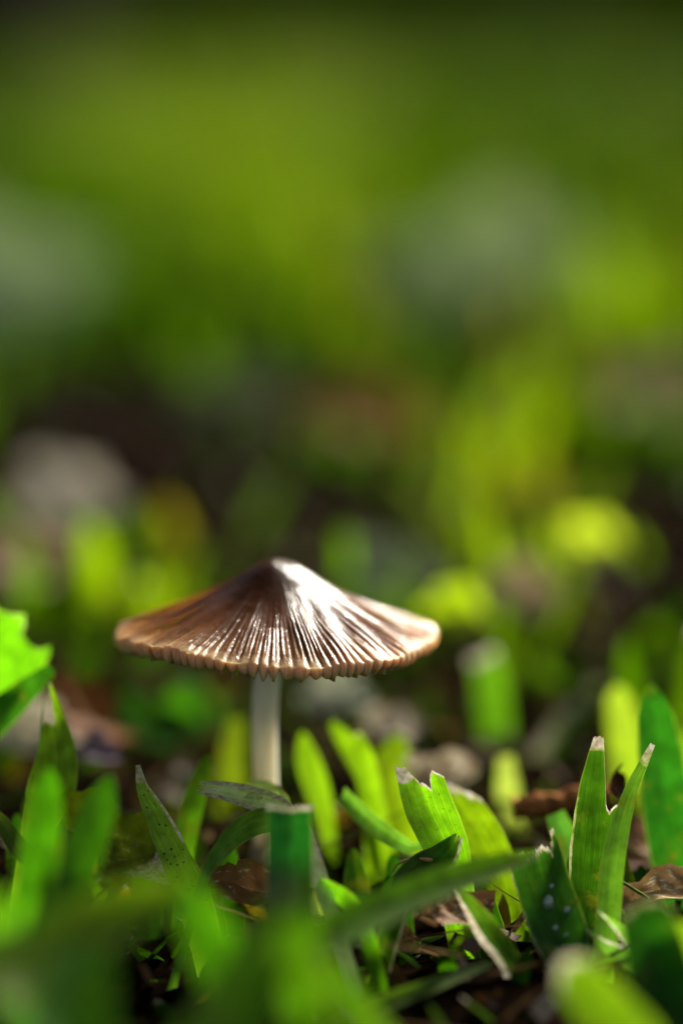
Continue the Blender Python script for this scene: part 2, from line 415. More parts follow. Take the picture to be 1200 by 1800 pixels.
# close the tiny hole at the apex
mt = cap.data
umb = mesh_obj('umbo', [(0.0006 * math.cos(a) , 0.0006 * math.sin(a), RR * prof(0.03) + 0.00002) for a in np.linspace(0, 2 * math.pi, 24, endpoint=False)] + [(0, 0, RR * prof(0.0) + 0.0001)],
               [(i, (i + 1) % 24, 24) for i in range(24)], M_CAP, cap, uv=np.zeros((25, 2)), attrs={'radial': ('F', np.zeros(25)), 'groove': ('F', np.zeros(25))})
# gills, one plate each
for gi in range(NG):
    a0 = 2 * math.pi * (gi + 0.5) / NG
    for _ in range(6):
        i, f = gill_phase(np.array([a0])); dd = ((gi + 0.5) - (i[0] + f[0]) + NG / 2) % NG - NG / 2
        a0 += dd * 2 * math.pi / NG * 0.8
    full = gi % 3 != 1
    ts = np.linspace(0.13 if full else 0.5, 0.975, 9)
    va = np.array([a0])
    R0 = rim_rad(va)[0]; wz = rim_wave(va)[0]
    top = RR * prof(ts) + wz * ts ** 3 - 0.0005
    depth = RR * (0.10 * np.sin(math.pi * np.clip((ts - ts[0]) / (1.02 - ts[0]), 0, 1)) ** 0.6 + 0.012)
    bot = np.minimum(top - depth, top - 0.0004)
    bot[-1] = RR * prof(1.0) + wz - RR * (0.078 + .035 * rng.uniform()); bot[-2] = min(bot[-2], bot[-1] + 0.0001)
    vs = []
    for hh, zed, wd in ((0, top, 0.00022), (1, bot, 0.00010)):
        for sgn in (-1, 1):
            rr = RR * ts * (1 + (R0 - 1) * ts ** 2)
            ang = a0 + sgn * wd / np.maximum(rr, 0.002) * (0.5 + 0.9 * ts)
            vs.append(np.stack([rr * np.cos(ang), rr * np.sin(ang), zed], -1))
    n = 9; Vg = np.concatenate(vs); fs = []
    for q in range(n - 1):
        fs += [(q, q + 1, 2 * n + q + 1, 2 * n + q), (n + q + 1, n + q, 3 * n + q, 3 * n + q + 1), (2 * n + q, 2 * n + q + 1, 3 * n + q + 1, 3 * n + q)]
    fs += [(n - 1, 2 * n - 1, 4 * n - 1, 3 * n - 1), (0, 2 * n, 3 * n, n)]
    mesh_obj('gill', Vg, fs, M_GILL, cap, shade=False)
# stem
NS, NZ = 48, 60
zs_ = np.linspace(-0.004, RIM_Z + RR * 0.33, NZ); a = np.linspace(0, 2 * math.pi, NS, endpoint=False)
rows = []
for z in zs_:
    f = z / RIM_Z
    rad_ = 0.00172 - 0.00026 * (1 - smooth(0.3, 0.95, f)) + 0.0006 * smooth(0.95, 1.3, f) + 0.0003 * (1 - smooth(-.1, 0.15, f))
    r = rad_ * (1 + 0.05 * np.sin(3 * a + 5 * f) + 0.025 * np.sin(9 * a + 2 * f) + 0.02 * np.sin(17 * a))
    cx = (-21 * (1 - min(f, 1)) - 8) * K * STEM_D * (1 - smooth(0.95, 1.25, f) * .8) + 0.00032 * math.sin(7 * f); cy = 0.0004 * math.sin(3 * f)
    rows.append(np.stack([cx + r * np.cos(a), cy + r * np.sin(a), np.full(NS, z)], -1))
mesh_obj('stem', np.array(rows), grid_faces(NZ, NS, wrap=True), M_STEM, root)

# ------------------------------------------------------------------ hero grass blades
YEL = (0.17, 0.27, 0.020); GRN = (0.075, 0.19, 0.018); DRK = (0.030, 0.105, 0.018); TEAL = (0.018, 0.115, 0.050); OLV = (0.10, 0.15, 0.022); PALE = (0.24, 0.29, 0.10); BLU = (0.10, 0.20, 0.10)

def blade(label, pts, tint, turn=(0, 0), fold=0.18, end=None, dry=0.0, dry_len=0.0015, edge_dry=None, nu=15, nv=40,
          mat=None, group=None, jag=0.0, tip=None, tint2=None, speck=None, name='grass_leaf', root_down=True, seed=None, cat='grass blade'):
    """pts: base -> tip, each (px, py, axial depth, apparent width px)"""
    rs = np.random.default_rng(seed if seed is not None else abs(int(pts[0][0] * 31 + pts[-1][1] * 17)))
    W = [np.array([*P(x, y, d), wd * K * d]) for x, y, d, wd in pts]
    if root_down and W[0][2] > -0.001:
        dirv = nrm(W[0][:3] - W[1][:3]); dirv = nrm(dirv + np.array([0, 0, -0.8])); 
        if dirv[2] > -0.5: dirv = nrm(np.array([dirv[0] * .5, dirv[1] * .5, -0.9]))
        L = (W[0][2] + 0.008) / -dirv[2]
        W.insert(0, np.array([*(W[0][:3] + dirv * L), W[0][3] * 0.8]))
    C = catmull(W, nv * 2)
    seg = np.r_[0, np.cumsum(np.linalg.norm(np.diff(C[:, :3], axis=0), axis=1))]
    Lt = seg[-1]
    us = np.linspace(-1, 1, nu)
    e = np.ones(nu) if end is None else np.array([end(u) for u in us])
    if jag: e = e - jag * np.abs(rs.normal(0, 0.6, nu)) * (1 - 0.6 * np.abs(us))
    tan = np.gradient(C[:, :3], axis=0); tan /= np.linalg.norm(tan, axis=1)[:, None] + 1e-12
    V = np.zeros((nv, nu, 3)); dr = np.zeros((nv, nu)); uvv = np.zeros((nv, nu, 2)); tn = np.zeros((nv, nu, 3)); spk = np.zeros((nv, nu))
    vs = np.linspace(0, 1, nv)
    ej = 0.04 * np.array([mnoise.fractal(Vector((v * 9 + pts[0][0], 3, 1)), 1, 2, 3) for v in vs])
    t2 = np.array(tint2 if tint2 is not None else tint); t1 = np.array(tint)
    ph = rs.uniform(0, 6)
    for j, u in enumerate(us):
        s = vs * e[j] * Lt
        c = np.stack([np.interp(s, seg, C[:, k]) for k in range(4)], -1)
        T = np.stack([np.interp(s, seg, tan[:, k]) for k in range(3)], -1)
        view = c[:, :3] - CAMPOS; view /= np.linalg.norm(view, axis=1)[:, None]
        A = np.cross(view, T); ln = np.linalg.norm(A, axis=1)[:, None]; A = A / np.maximum(ln, 0.15)
        f = s / Lt
        tr = np.radians(turn[0] + (turn[1] - turn[0]) * f) + 0.05 * np.sin(f * 7 + ph)
        Nn = np.cross(A, T)
        A2 = A * np.cos(tr)[:, None] + Nn * np.sin(tr)[:, None]
        N2 = np.cross(A2, T)
        hw = c[:, 3] / 2 / np.maximum(np.cos(tr), 0.4) * (1 + ej)
        off = fold * (abs(u) ** 1.3) * hw + 0.03 * hw * np.sin(f * 9 + u * 2 + ph)
        V[:, j] = c[:, :3] + A2 * (u * hw)[:, None] + N2 * off[:, None]
        dist = (e[j] * Lt - s)
        dd = dry * (1 - smooth(0, dry_len * rs.uniform(0.6, 1.4), dist)) if dry else np.zeros(nv)
        if edge_dry: dd = np.maximum(dd, edge_dry(u, f))
        dr[:, j] = dd
        uvv[:, j] = np.stack([np.full(nv, (u + 1) / 2), s * 1000], -1)
        tn[:, j] = t1 * (1 - f)[:, None] + t2 * f[:, None]
        if speck: spk[:, j] = speck(u, f)
    o = mesh_obj(name, V, grid_faces(nv, nu), mat or M_BLADE, uv=uvv.reshape(-1, 2),
                 attrs={'tint': ('C', tn.reshape(-1, 3)), 'dry': ('F', dr), 'speck': ('F', spk)})
    tag(o, label, cat, group)
    return o

rnd_tip = lambda k, p=2.0: (lambda u: 1 - k * abs(u) ** p)

# -- left side
blade('narrow green blade speckled with black dots, torn whitish along its edge', [(350, 1600, .340, 62), (312, 1510, .342, 54), (275, 1430, .344, 40), (252, 1385, .345, 22), (243, 1344, .346, 7)], (0.16, 0.33, 0.03), tint2=(0.26, 0.38, 0.09), turn=(10, 20), fold=.3,
      edge_dry=lambda u, f: 0.95 * smooth(0.55, 0.9, u) * smooth(0.60, 0.72, f) + 0.8 * smooth(.9, .96, f), nu=21, mat=M_SPECK, speck=lambda u, f: smooth(0.3, 0.5, f) * (abs(u) < .85), jag=.01)
blade('broad bright green blade end arching in over the dark leaf, ragged tip', [(-190, 1390, .385, 90), (-110, 1270, .378, 160), (-10, 1150, .372, 180), (62, 1080, .368, 130)], (0.12, 0.31, 0.02), turn=(15, 5), fold=.12, end=lambda u: 0.985 - 0.05 * abs(math.sin(u * 3 + .5)), nu=31, jag=.012, dry=.5, dry_len=.0006)
blade('dark blade below the broad bright green blade end', [(-160, 1470, .372, 70), (-70, 1330, .368, 70), (20, 1240, .364, 55), (92, 1175, .362, 22)], DRK, turn=(40, 20))
blade('yellow-green folded blade with a split, frayed upper edge', [(60, 1480, .352, 50), (85, 1400, .353, 84), (98, 1330, .354, 70), (92, 1260, .355, 40), (84, 1200, .356, 10)], (0.19, 0.29, 0.03), turn=(0, -10), fold=.35, nu=25, end=lambda u: 0.88 if -.9 < u < .2 else 1.0, jag=.03, dry=.6, dry_len=.0008)
blade('soft green blade leaning by the yellow-green folded blade, tip blunt', [(45, 1660, .308, 62), (70, 1520, .310, 70), (88, 1350, .314, 52)], (0.07, 0.23, 0.012), turn=(5, 15), end=rnd_tip(.10))
blade('soft green blade slanting right beside the ragged yellow leaf', [(80, 1680, .306, 70), (140, 1520, .312, 72), (195, 1362, .318, 54)], (0.07, 0.22, 0.014), turn=(10, 5), end=rnd_tip(.09))
blade('thin dark blade with bright tip behind the torn silvery leaf', [(322, 1520, .357, 30), (330, 1450, .358, 40), (348, 1380, .36, 36), (366, 1325, .362, 14)], (0.03, 0.10, 0.016), tint2=(0.12, 0.26, 0.02), turn=(-20, -10), end=rnd_tip(.06))
blade('low brownish green blade crossing the dark soil at the lawn edge', [(-40, 1450, .338, 20), (40, 1500, .337, 36), (130, 1570, .335, 32)], OLV, turn=(30, 30), root_down=True, dry=.6, dry_len=.002)

# -- centre
blade('silvery torn leaf strip curling out at the foot of the stem', [(540, 1480, .336, 30), (505, 1432, .340, 34), (455, 1408, .344, 40), (400, 1392, .346, 34), (347, 1384, .3465, 20)], (0.78, 0.82, 0.66), turn=(-35, -40), fold=.1, nu=31, jag=.03, dry=.55, dry_len=.004, edge_dry=lambda u, f: .62 * smooth(.1, .8, abs(u)) * smooth(.4, .55, f))
blade('grey-green leaf scrap tucked behind the silvery torn strip', [(500, 1450, .352, 40), (470, 1410, .353, 60), (425, 1392, .354, 42)], (0.68, 0.74, 0.58), turn=(-30, -35), nu=21, jag=.05)
blade('mid green blade bending under the silvery torn strip', [(352, 1560, .338, 18), (392, 1485, .340, 34), (440, 1445, .341, 44), (500, 1430, .340, 40)], (0.09, 0.19, 0.05), tint2=(0.13, 0.24, 0.11), turn=(-30, -50), nu=21, jag=.02)
blade('dark teal blade cut square across in front of the stem foot', [(505, 1660, .318, 78), (508, 1540, .323, 82), (508, 1416, .326, 80)], (0.012, 0.085, 0.035), tint2=(0.014, 0.105, 0.045), turn=(-15, -8), fold=.22, nu=25, jag=.012, dry=.95, dry_len=.0007)
blade('bright upright blade standing just right of the stem', [(578, 1470, .376, 28), (560, 1390, .377, 44), (542, 1335, .378, 40), (530, 1285, .379, 12)], YEL, turn=(10, 20), end=rnd_tip(.04), jag=.02, nu=21)
blade('bright forked blade slanting right of the stem, outer prong', [(668, 1440, .372, 28), (645, 1370, .374, 36), (612, 1310, .376, 34), (580, 1268, .378, 10)], (0.20, 0.31, 0.02), turn=(-10, 15), jag=.03, nu=21)
blade('bright forked blade slanting right of the stem, inner prong', [(655, 1440, .370, 36), (650, 1380, .371, 42), (638, 1325, .372, 34), (628, 1288, .373, 10)], (0.21, 0.32, 0.02), turn=(5, 15), dry=.6, dry_len=.0015)
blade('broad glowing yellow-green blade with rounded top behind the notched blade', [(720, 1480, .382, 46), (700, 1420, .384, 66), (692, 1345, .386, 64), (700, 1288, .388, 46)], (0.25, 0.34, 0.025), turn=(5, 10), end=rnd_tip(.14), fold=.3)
blade('bright green blade with notched top and white torn corner', [(800, 1560, .342, 62), (783, 1490, .3435, 80), (750, 1415, .345, 86), (724, 1330, .346, 72)], (0.17, 0.36, 0.016), tint2=(0.20, 0.40, 0.025), turn=(-8, -14), fold=.24, nu=45,
      end=lambda u: float(np.interp(u, [-1, -.45, -.3, 0, .18, .36, .46, .62, 1], [.985, .97, .945, .905, .895, .868, .915, .935, .90])), jag=.010, dry=.9, dry_len=.0007,
      edge_dry=lambda u, f: (1.0 if u < -.25 else 0.0) * smooth(.90, .93, f))
blade('yellow-green blade with bleached torn top beside the notched blade', [(890, 1590, .350, 66), (862, 1510, .354, 82), (820, 1435, .358, 78), (776, 1366, .362, 40)], (0.25, 0.36, 0.018), turn=(10, 0), fold=.15, nu=31, end=lambda u: .98 - .10 * (u + .2) ** 2, jag=.03, dry=.85, dry_len=.0036)
blade('slim blue-green stalk sagging to the foot of the notched blade', [(772, 1500, .351, 14), (720, 1488, .352, 26), (660, 1450, .355, 34), (602, 1398, .360, 30)], BLU, turn=(25, 15), fold=.5, dry=.3)
blade('dark tattered leaf at the foot of the notched blade', [(700, 1600, .335, 40), (730, 1545, .338, 60), (780, 1505, .341, 50), (808, 1468, .342, 16)], (0.05, 0.105, 0.022), turn=(35, 40), nu=31, jag=.02, edge_dry=lambda u, f: .55 * smooth(.5, .9, u) + .4 * smooth(.85, 1, f))
blade('long green blade lying slantwise across the foreground', [(420, 1735, .300, 50), (560, 1652, .306, 66), (720, 1575, .314, 60), (850, 1528, .320, 44), (945, 1500, .324, 14)], (0.09, 0.29, 0.014), tint2=(0.16, 0.30, 0.02), turn=(10, 15), fold=.22)
blade('pale thin blade lying on the dark soil under the slanting blade', [(560, 1830, .318, 26), (660, 1775, .321, 34), (760, 1735, .324, 26), (862, 1695, .328, 12)], (0.12, 0.20, 0.05), turn=(35, 35), fold=.4)
blade('small curled blade end by the square-cut teal blade', [(660, 1690, .330, 26), (628, 1600, .332, 30), (580, 1560, .334, 26), (545, 1548, .336, 12)], (0.10, 0.24, 0.02), turn=(30, 45))

# -- right side
blade('dark green ribbed blade with a bite taken out of its top', [(1030, 1700, .340, 66), (1038, 1590, .3425, 86), (1047, 1470, .344, 88), (1056, 1380, .345, 76), (1060, 1294, .346, 34)], (0.008, 0.032, 0.005), tint2=(0.055, 0.14, 0.014), turn=(-6, -8), fold=.22, nu=45,  # dark green blade, tint lowered further toward the foot to paint in shade
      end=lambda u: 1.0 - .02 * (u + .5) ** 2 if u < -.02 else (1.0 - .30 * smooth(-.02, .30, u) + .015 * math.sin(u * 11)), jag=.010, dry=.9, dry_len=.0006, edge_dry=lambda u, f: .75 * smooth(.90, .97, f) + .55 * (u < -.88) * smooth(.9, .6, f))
blade('slender blade crossing in front of the bitten blade, dry tip', [(1058, 1700, .334, 40), (1068, 1600, .336, 42), (1078, 1500, .338, 40), (1104, 1400, .341, 26), (1128, 1345, .342, 17), (1146, 1308, .343, 9)], (0.10, 0.20, 0.055), turn=(-15, -10), fold=.3, dry=.95, dry_len=.0022, edge_dry=lambda u, f: .5 * smooth(.86, .95, f))
blade('tall dark green blade with rounded tip at the lawn edge', [(1215, 1640, .360, 66), (1185, 1500, .362, 84), (1163, 1350, .364, 80), (1142, 1203, .366, 54)], (0.018, 0.105, 0.028), tint2=(0.022, 0.12, 0.026), turn=(8, 0), fold=.30, end=rnd_tip(.13), nu=21)
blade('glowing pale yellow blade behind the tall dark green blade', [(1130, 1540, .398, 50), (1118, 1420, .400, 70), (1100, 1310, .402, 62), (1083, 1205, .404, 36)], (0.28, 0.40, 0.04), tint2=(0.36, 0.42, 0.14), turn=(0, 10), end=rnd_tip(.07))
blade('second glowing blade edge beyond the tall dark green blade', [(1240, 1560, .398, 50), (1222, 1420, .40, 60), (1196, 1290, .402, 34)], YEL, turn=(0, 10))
ragged = blade('green blade with shredded top holding water drops', [(1010, 1730, .328, 70), (985, 1650, .333, 96), (955, 1560, .337, 98), (928, 1470, .340, 92)], (0.022, 0.105, 0.035), tint2=(0.045, 0.13, 0.025), turn=(-8, -4), fold=.16, nu=61, end=lambda u: .955 + (.05 if u > .8 else 0), jag=.045, dry=.9, dry_len=.0014, edge_dry=lambda u, f: .42 * (u < -.9) + 0 * f)
blade('small torn leaf with pale split end low beside the bitten blade', [(1190, 1740, .326, 40), (1130, 1690, .329, 56), (1080, 1650, .331, 56), (1036, 1612, .332, 36)], (0.05, 0.14, 0.04), tint2=(0.14, 0.26, 0.16), turn=(30, 15), nu=31, jag=.03, dry=.75, dry_len=.0015, end=lambda u: 1 - .2 * (1 - abs(u)))
blade('tiny green blade end next to the small torn leaf', [(1150, 1700, .326, 22), (1128, 1655, .328, 24), (1108, 1612, .330, 12)], (0.06, 0.17, 0.05), turn=(20, 10))
blade('wide dark green blade with pale cut top at the lawn corner', [(1190, 1880, .300, 120), (1165, 1740, .306, 120), (1130, 1585, .312, 88)], (0.022, 0.095, 0.022), turn=(10, 5), end=rnd_tip(.06), dry=.6, dry_len=.0018, fold=.2)
blade('yellowish blade leaning from the lawn corner over the wide dark blade', [(1320, 1760, .305, 80), (1240, 1680, .309, 100), (1150, 1640, .312, 50)], (0.14, 0.20, 0.02), turn=(25, 20), dry=.5, dry_len=.004)
blade('soft yellow-green blade with tan tip low in the foreground', [(1140, 1900, .280, 110), (1075, 1790, .285, 104), (985, 1690, .290, 70)], (0.13, 0.21, 0.02), turn=(20, 15), dry=.7, dry_len=.003, end=rnd_tip(.06))
blade('bluish blade scrap between the ragged blade and the bitten blade', [(1010, 1540, .357, 30), (995, 1480, .358, 42), (975, 1430, .359, 34)], (0.08, 0.20, 0.11), turn=(0, 0))
blade('dry dark blade leaning under the long slanting blade', [(900, 1700, .330, 40), (860, 1640, .332, 46), (825, 1590, .333, 28), (800, 1560, .334, 8)], (0.06, 0.12, 0.03), turn=(20, 15), edge_dry=lambda u, f: .7 * (u < -.4) + 0 * f, nu=21)
blade('pale bleached blade tip standing behind the brown twig', [(905, 1470, .392, 34), (895, 1400, .393, 44), (888, 1330, .394, 26)], (0.34, 0.36, 0.34), turn=(30, 20), dry=.3)

# short dark blades added behind the others to shade their feet
for k_, (x_, t_, d_, w_, lb_) in enumerate(((1005, 1500, .352, 50, 'short dark blade added for shade close behind the ragged wet blade'), (1040, 1475, .354, 60, 'short dark blade added for shade, hidden behind the bitten blade'), (1085, 1490, .353, 55, 'short dark blade added for shade behind the slender dry-tipped blade'),
        (1125, 1520, .356, 60, 'short dark blade added for shade before the tall dark green blade'), (960, 1530, .350, 60, 'short dark blade added for shade behind the shredded wet blade'), (1065, 1540, .350, 60, 'low dark blade added for shade between bitten and slender blades'), (690, 1500, .356, 50, 'short dark blade added for shade under the slim blue-green stalk'), (620, 1490, .356, 50, 'short dark blade added for shade right of the square-cut teal blade'),
        (400, 1470, .356, 40, 'short dark blade added for shade under the silvery torn strip'), (250, 1500, .358, 50, 'short dark blade added for shade behind the tattered olive scrap'), (30, 1430, .358, 50, 'short dark blade added for shade left of the folded yellow-green blade'), (850, 1560, .345, 60, 'short dark blade added for shade under the bleached-top blade'))):
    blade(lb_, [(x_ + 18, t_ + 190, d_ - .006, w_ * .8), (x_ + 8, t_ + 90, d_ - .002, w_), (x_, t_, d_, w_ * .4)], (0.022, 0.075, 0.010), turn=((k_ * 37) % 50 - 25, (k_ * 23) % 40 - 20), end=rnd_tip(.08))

# -- soft blades right in the foreground
FG = 'soft foreground blades'
blade('arching yellow-green foreground blade bent over the dark hollow', [(-120, 1800, 0.263, 120), (60, 1690, 0.270, 124), (200, 1610, 0.276, 100), (330, 1560, 0.280, 50)], (0.15, 0.245, 0.012), turn=(10, 15), fold=.2)
blade('soft foreground blade falling right of the dark hollow', [(450, 1900, 0.276, 96), (410, 1740, 0.280, 96), (360, 1630, 0.282, 84), (305, 1545, 0.284, 40)], (0.05, 0.155, 0.008), turn=(5, 10))
blade('soft foreground blade slanting up toward the square-cut teal blade', [(330, 1930, 0.266, 120), (410, 1770, 0.272, 116), (490, 1630, 0.278, 92), (560, 1535, 0.283, 36)], (0.10, 0.21, 0.010), turn=(-10, -5))
blade('soft upright foreground blade rising to the square-cut teal blade', [(545, 1930, 0.280, 84), (535, 1760, 0.284, 80), (520, 1640, .27, 70), (508, 1535, .274, 34)], (0.035, 0.085, 0.008), turn=(10, 5))
blade('wide dark green foreground blade below the arching blade', [(90, 1960, 0.258, 150), (120, 1800, 0.264, 150), (160, 1660, 0.270, 90)], (0.07, 0.22, 0.010), turn=(-10, 5), end=rnd_tip(.05))
blade('soft green foreground blade edge left of the arching blade', [(-70, 1800, 0.280, 90), (-30, 1680, 0.284, 90), (5, 1575, .27, 34)], (0.08, 0.21, 0.016), turn=(5, 15))
blade('dim olive foreground blade below the long slanting blade', [(720, 1900, .285, 50), (640, 1790, .288, 60), (570, 1700, .292, 54)], (0.05, 0.11, 0.016), turn=(30, 30))

# -- behind the mushroom, out of focus
blade('bright blade with white torn top behind the cap rim', [(885, 1420, .425, 40), (872, 1300, .43, 58), (862, 1200, .432, 56), (846, 1150, .434, 46)], (0.06, 0.19, 0.012), tint2=(0.12, 0.26, 0.03), turn=(0, 10), dry=.95, dry_len=.003)
blade('slanting half-brown blade behind the bleached tip', [(920, 1400, .42, 40), (965, 1320, .424, 52), (1010, 1260, .428, 50), (1060, 1205, .432, 24)], (0.12, 0.25, 0.02), turn=(10, 10), edge_dry=lambda u, f: .55 * (u < -.1) + 0 * f)
blade('faint olive blade standing close behind the stem', [(400, 1460, .40, 40), (405, 1370, .402, 50), (415, 1265, .404, 26)], (0.17, 0.20, 0.03), turn=(10, 0))

# ------------------------------------------------------------------ litter: dead leaves, twig, drops
def scrap(name, label, px, py, d, size, tint, yaw=0, pitch_=20, roll=0, aspect=1.5, curl=0.25, cat='leaf', dry=0.8, seed=1, down=False, group=None):
    rs = np.random.default_rng(seed)
    n, m_ = 16, 22
    rr = np.linspace(0.02, 1, n); a = np.linspace(0, 2 * math.pi, m_ * 2, endpoint=False)
    out = 1 + 0.13 * np.sin(3 * a + rs.uniform(0, 6)) + 0.10 * np.sin(5 * a + rs.uniform(0, 6)) + rs.normal(0, 0.05, len(a))
    x = rr[:, None] * np.cos(a) * out * aspect; y = rr[:, None] * np.sin(a) * out
    z = curl * (y ** 2) * 1.2 + curl * .5 * np.sin(x * 2.2 + rs.uniform(0, 6)) + 0.05 * np.sin(6 * x + 5 * y) - .06 * np.exp(-(y / .08) ** 2)
    V = np.stack([x, y, z], -1).reshape(-1, 3) * size / 2
    M = Matrix.Rotation(R(yaw), 3, 'Z') @ Matrix.Rotation(R(pitch_), 3, 'X') @ Matrix.Rotation(R(roll), 3, 'Y')
    V = V @ np.array(M).T
    c = P(px, py, d)
    if down: c = G(px, py, 0.0); c = c + np.array([0, 0, -V[:, 2].min() - 0.0015])
    V = V + c
    F = grid_faces(n, len(a), wrap=True)
    o = mesh_obj(name, V, F, M_LAWN if tint[1] > tint[0] * .9 and tint[2] < .5 * tint[1] else M_LITTER, uv=V[:, :2] * 1000, attrs={'tint': ('C', np.tile(np.array(tint), (len(V), 1))), 'dry': ('F', np.full(len(V), dry) + .12 * rs.normal(0, 1, len(V)))})
    tag(o, label, cat, group); return o

BR = (0.12, 0.06, 0.025)
scrap('leaf_scrap', 'ragged yellow-green leaf scrap between two soft blades', 150, 1425, .352, .0058, (0.26, 0.28, 0.02), 20, 70, 10, 1.2, .3, dry=.1, seed=3)
scrap('leaf_scrap', 'tattered olive leaf scrap beside the speckled blade', 215, 1475, .350, .0075, (0.15, 0.17, 0.03), -30, 60, 20, 1.5, .3, dry=.25, seed=4)
scrap('dead_leaf', 'brown dead leaf crumpled behind the folded yellow-green blade', 135, 1260, .41, .012, (0.16, 0.06, 0.02), 30, 40, 10, 1.4, .4, dry=.1, seed=5)
scrap('dead_leaf', 'tan dead leaf under the dark blade', 50, 1285, .40, .009, (0.30, 0.2, 0.12), -20, 40, 0, 1.6, .3, dry=.6, seed=6)
scrap('dead_leaf', 'dull purple wet dead leaf in the dark gap', 172, 1322, .385, .0050, (0.12, 0.09, 0.14), 10, 35, 0, 1.3, .4, dry=.1, seed=7)
scrap('dead_leaf', 'dark brown crumpled leaf behind the bite in the blade', 1082, 1382, .356, .0046, (0.05, 0.022, 0.012), 40, 70, 30, 1.2, .6, dry=.15, seed=8)
scrap('dead_leaf', 'tan curled dead leaf lying by the wide dark blade', 1160, 1566, .346, .0052, (0.34, 0.21, 0.10), 12, 28, -14, 2.6, .35, dry=.3, seed=9)
scrap('dead_leaf', 'brown dry leaf edge between the notched and bleached blades', 775, 1360, .385, .0065, (0.26, 0.16, 0.09), 0, 60, 0, 1.5, .4, dry=.5, seed=10)
scrap('dead_leaf', 'pinkish tan dead leaf in the grass right of the cap', 690, 1275, .41, .006, (0.34, 0.24, 0.17), 20, 50, 0, 1.5, .3, dry=.5, seed=11)
scrap('dead_leaf', 'brown dead leaf under the long slanting blade', 800, 1600, .336, .0060, (0.20, 0.10, 0.05), 30, 40, 0, 1.6, .5, dry=.3, seed=12)
scrap('dead_leaf', 'rust brown dead leaf between the stem foot and soft blades', 440, 1560, .34, .006, (0.22, 0.11, 0.05), -25, 40, 0, 1.8, .5, dry=.25, seed=13)
scrap('dead_leaf', 'brown leaf lying behind the spreading green weed leaf', 330, 1310, .43, .009, (0.22, 0.09, 0.03), 0, 30, 0, 1.6, .3, dry=.1, seed=14)
scrap('dead_leaf', 'reddish dead leaf by the tall dark green blade foot', 1130, 1490, .375, .007, (0.22, 0.10, 0.06), 60, 50, 0, 1.6, .4, dry=.2, seed=15)
scrap('dead_leaf', 'straw-coloured leaf shred on the soil by the speckled blade', 268, 1530, .347, .0045, (0.35, 0.27, 0.15), -40, 30, 0, 2.4, .3, dry=.6, seed=16)

def weed(px, py, d, label):
    for k in range(1):
        scrap('weed_leaf', label, px, py, d, .012, (0.05, 0.16, 0.03), 20, 30, 0, 1.6, .3, dry=0, seed=21)
weed(290, 1275, .43, 'broad green weed leaf lying in the gap below the cap')
scrap('weed_leaf', 'shiny green weed leaf next to the broad weed leaf below the cap', 350, 1262, .435, .008, (0.10, 0.22, 0.08), -20, 10, 20, 1.3, .3, dry=0, seed=22)

def tube(name, label, pts, mat, cat, seg=18, n=50, rough=0.12):
    W = np.array([[*P(x, y, d), w_ * K * d / 2] for x, y, d, w_ in pts]); C = catmull(W, n)
    tan = np.gradient(C[:, :3], axis=0); rows = []
    for i in range(n):
        T = nrm(tan[i]); A = nrm(np.cross(T, [0, 0, 1])); B = np.cross(A, T)
        a = np.linspace(0, 2 * math.pi, seg, endpoint=False)
        r = C[i, 3] * (1 + rough * np.array([mnoise.fractal(Vector((math.cos(x) * 1.5, math.sin(x) * 1.5, i * .25)), 1, 2, 3) for x in a]))
        if i in (0, n - 1): r = r * 0.35
        rows.append(C[i, :3] + A * (r * np.cos(a))[:, None] + B * (r * np.sin(a))[:, None])
    V = np.array(rows); F = grid_faces(n, seg, wrap=True)
    o = mesh_obj(name, V, F, mat); tag(o, label, cat); return o
tube('twig', 'short brown dry twig lying behind the bitten blade', [(900, 1424, .366, 34), (940, 1417, .366, 38), (1000, 1406, .367, 34), (1075, 1392, .368, 30)], M_TWIG, 'twig', rough=.5)
tube('dry_tendril', 'thin dry golden tendril curling by the dark tattered leaf', [(688, 1535, .341, 3), (700, 1518, .341, 4), (725, 1510, .341, 5), (760, 1512, .340, 8)], bark_material('tendril', (0.25, 0.15, 0.05), (0.5, 0.33, 0.14), 800.0), 'tendril', 8, 24)
tube('grass_runner', 'thin yellow-green runner on the soil by the wide dark blade', [(1060, 1530, .346, 5), (1100, 1555, .345, 6), (1140, 1580, .343, 6)], bark_material('runner', (0.10, 0.14, 0.03), (0.2, 0.24, 0.06), 800.0), 'runner', 8, 24)

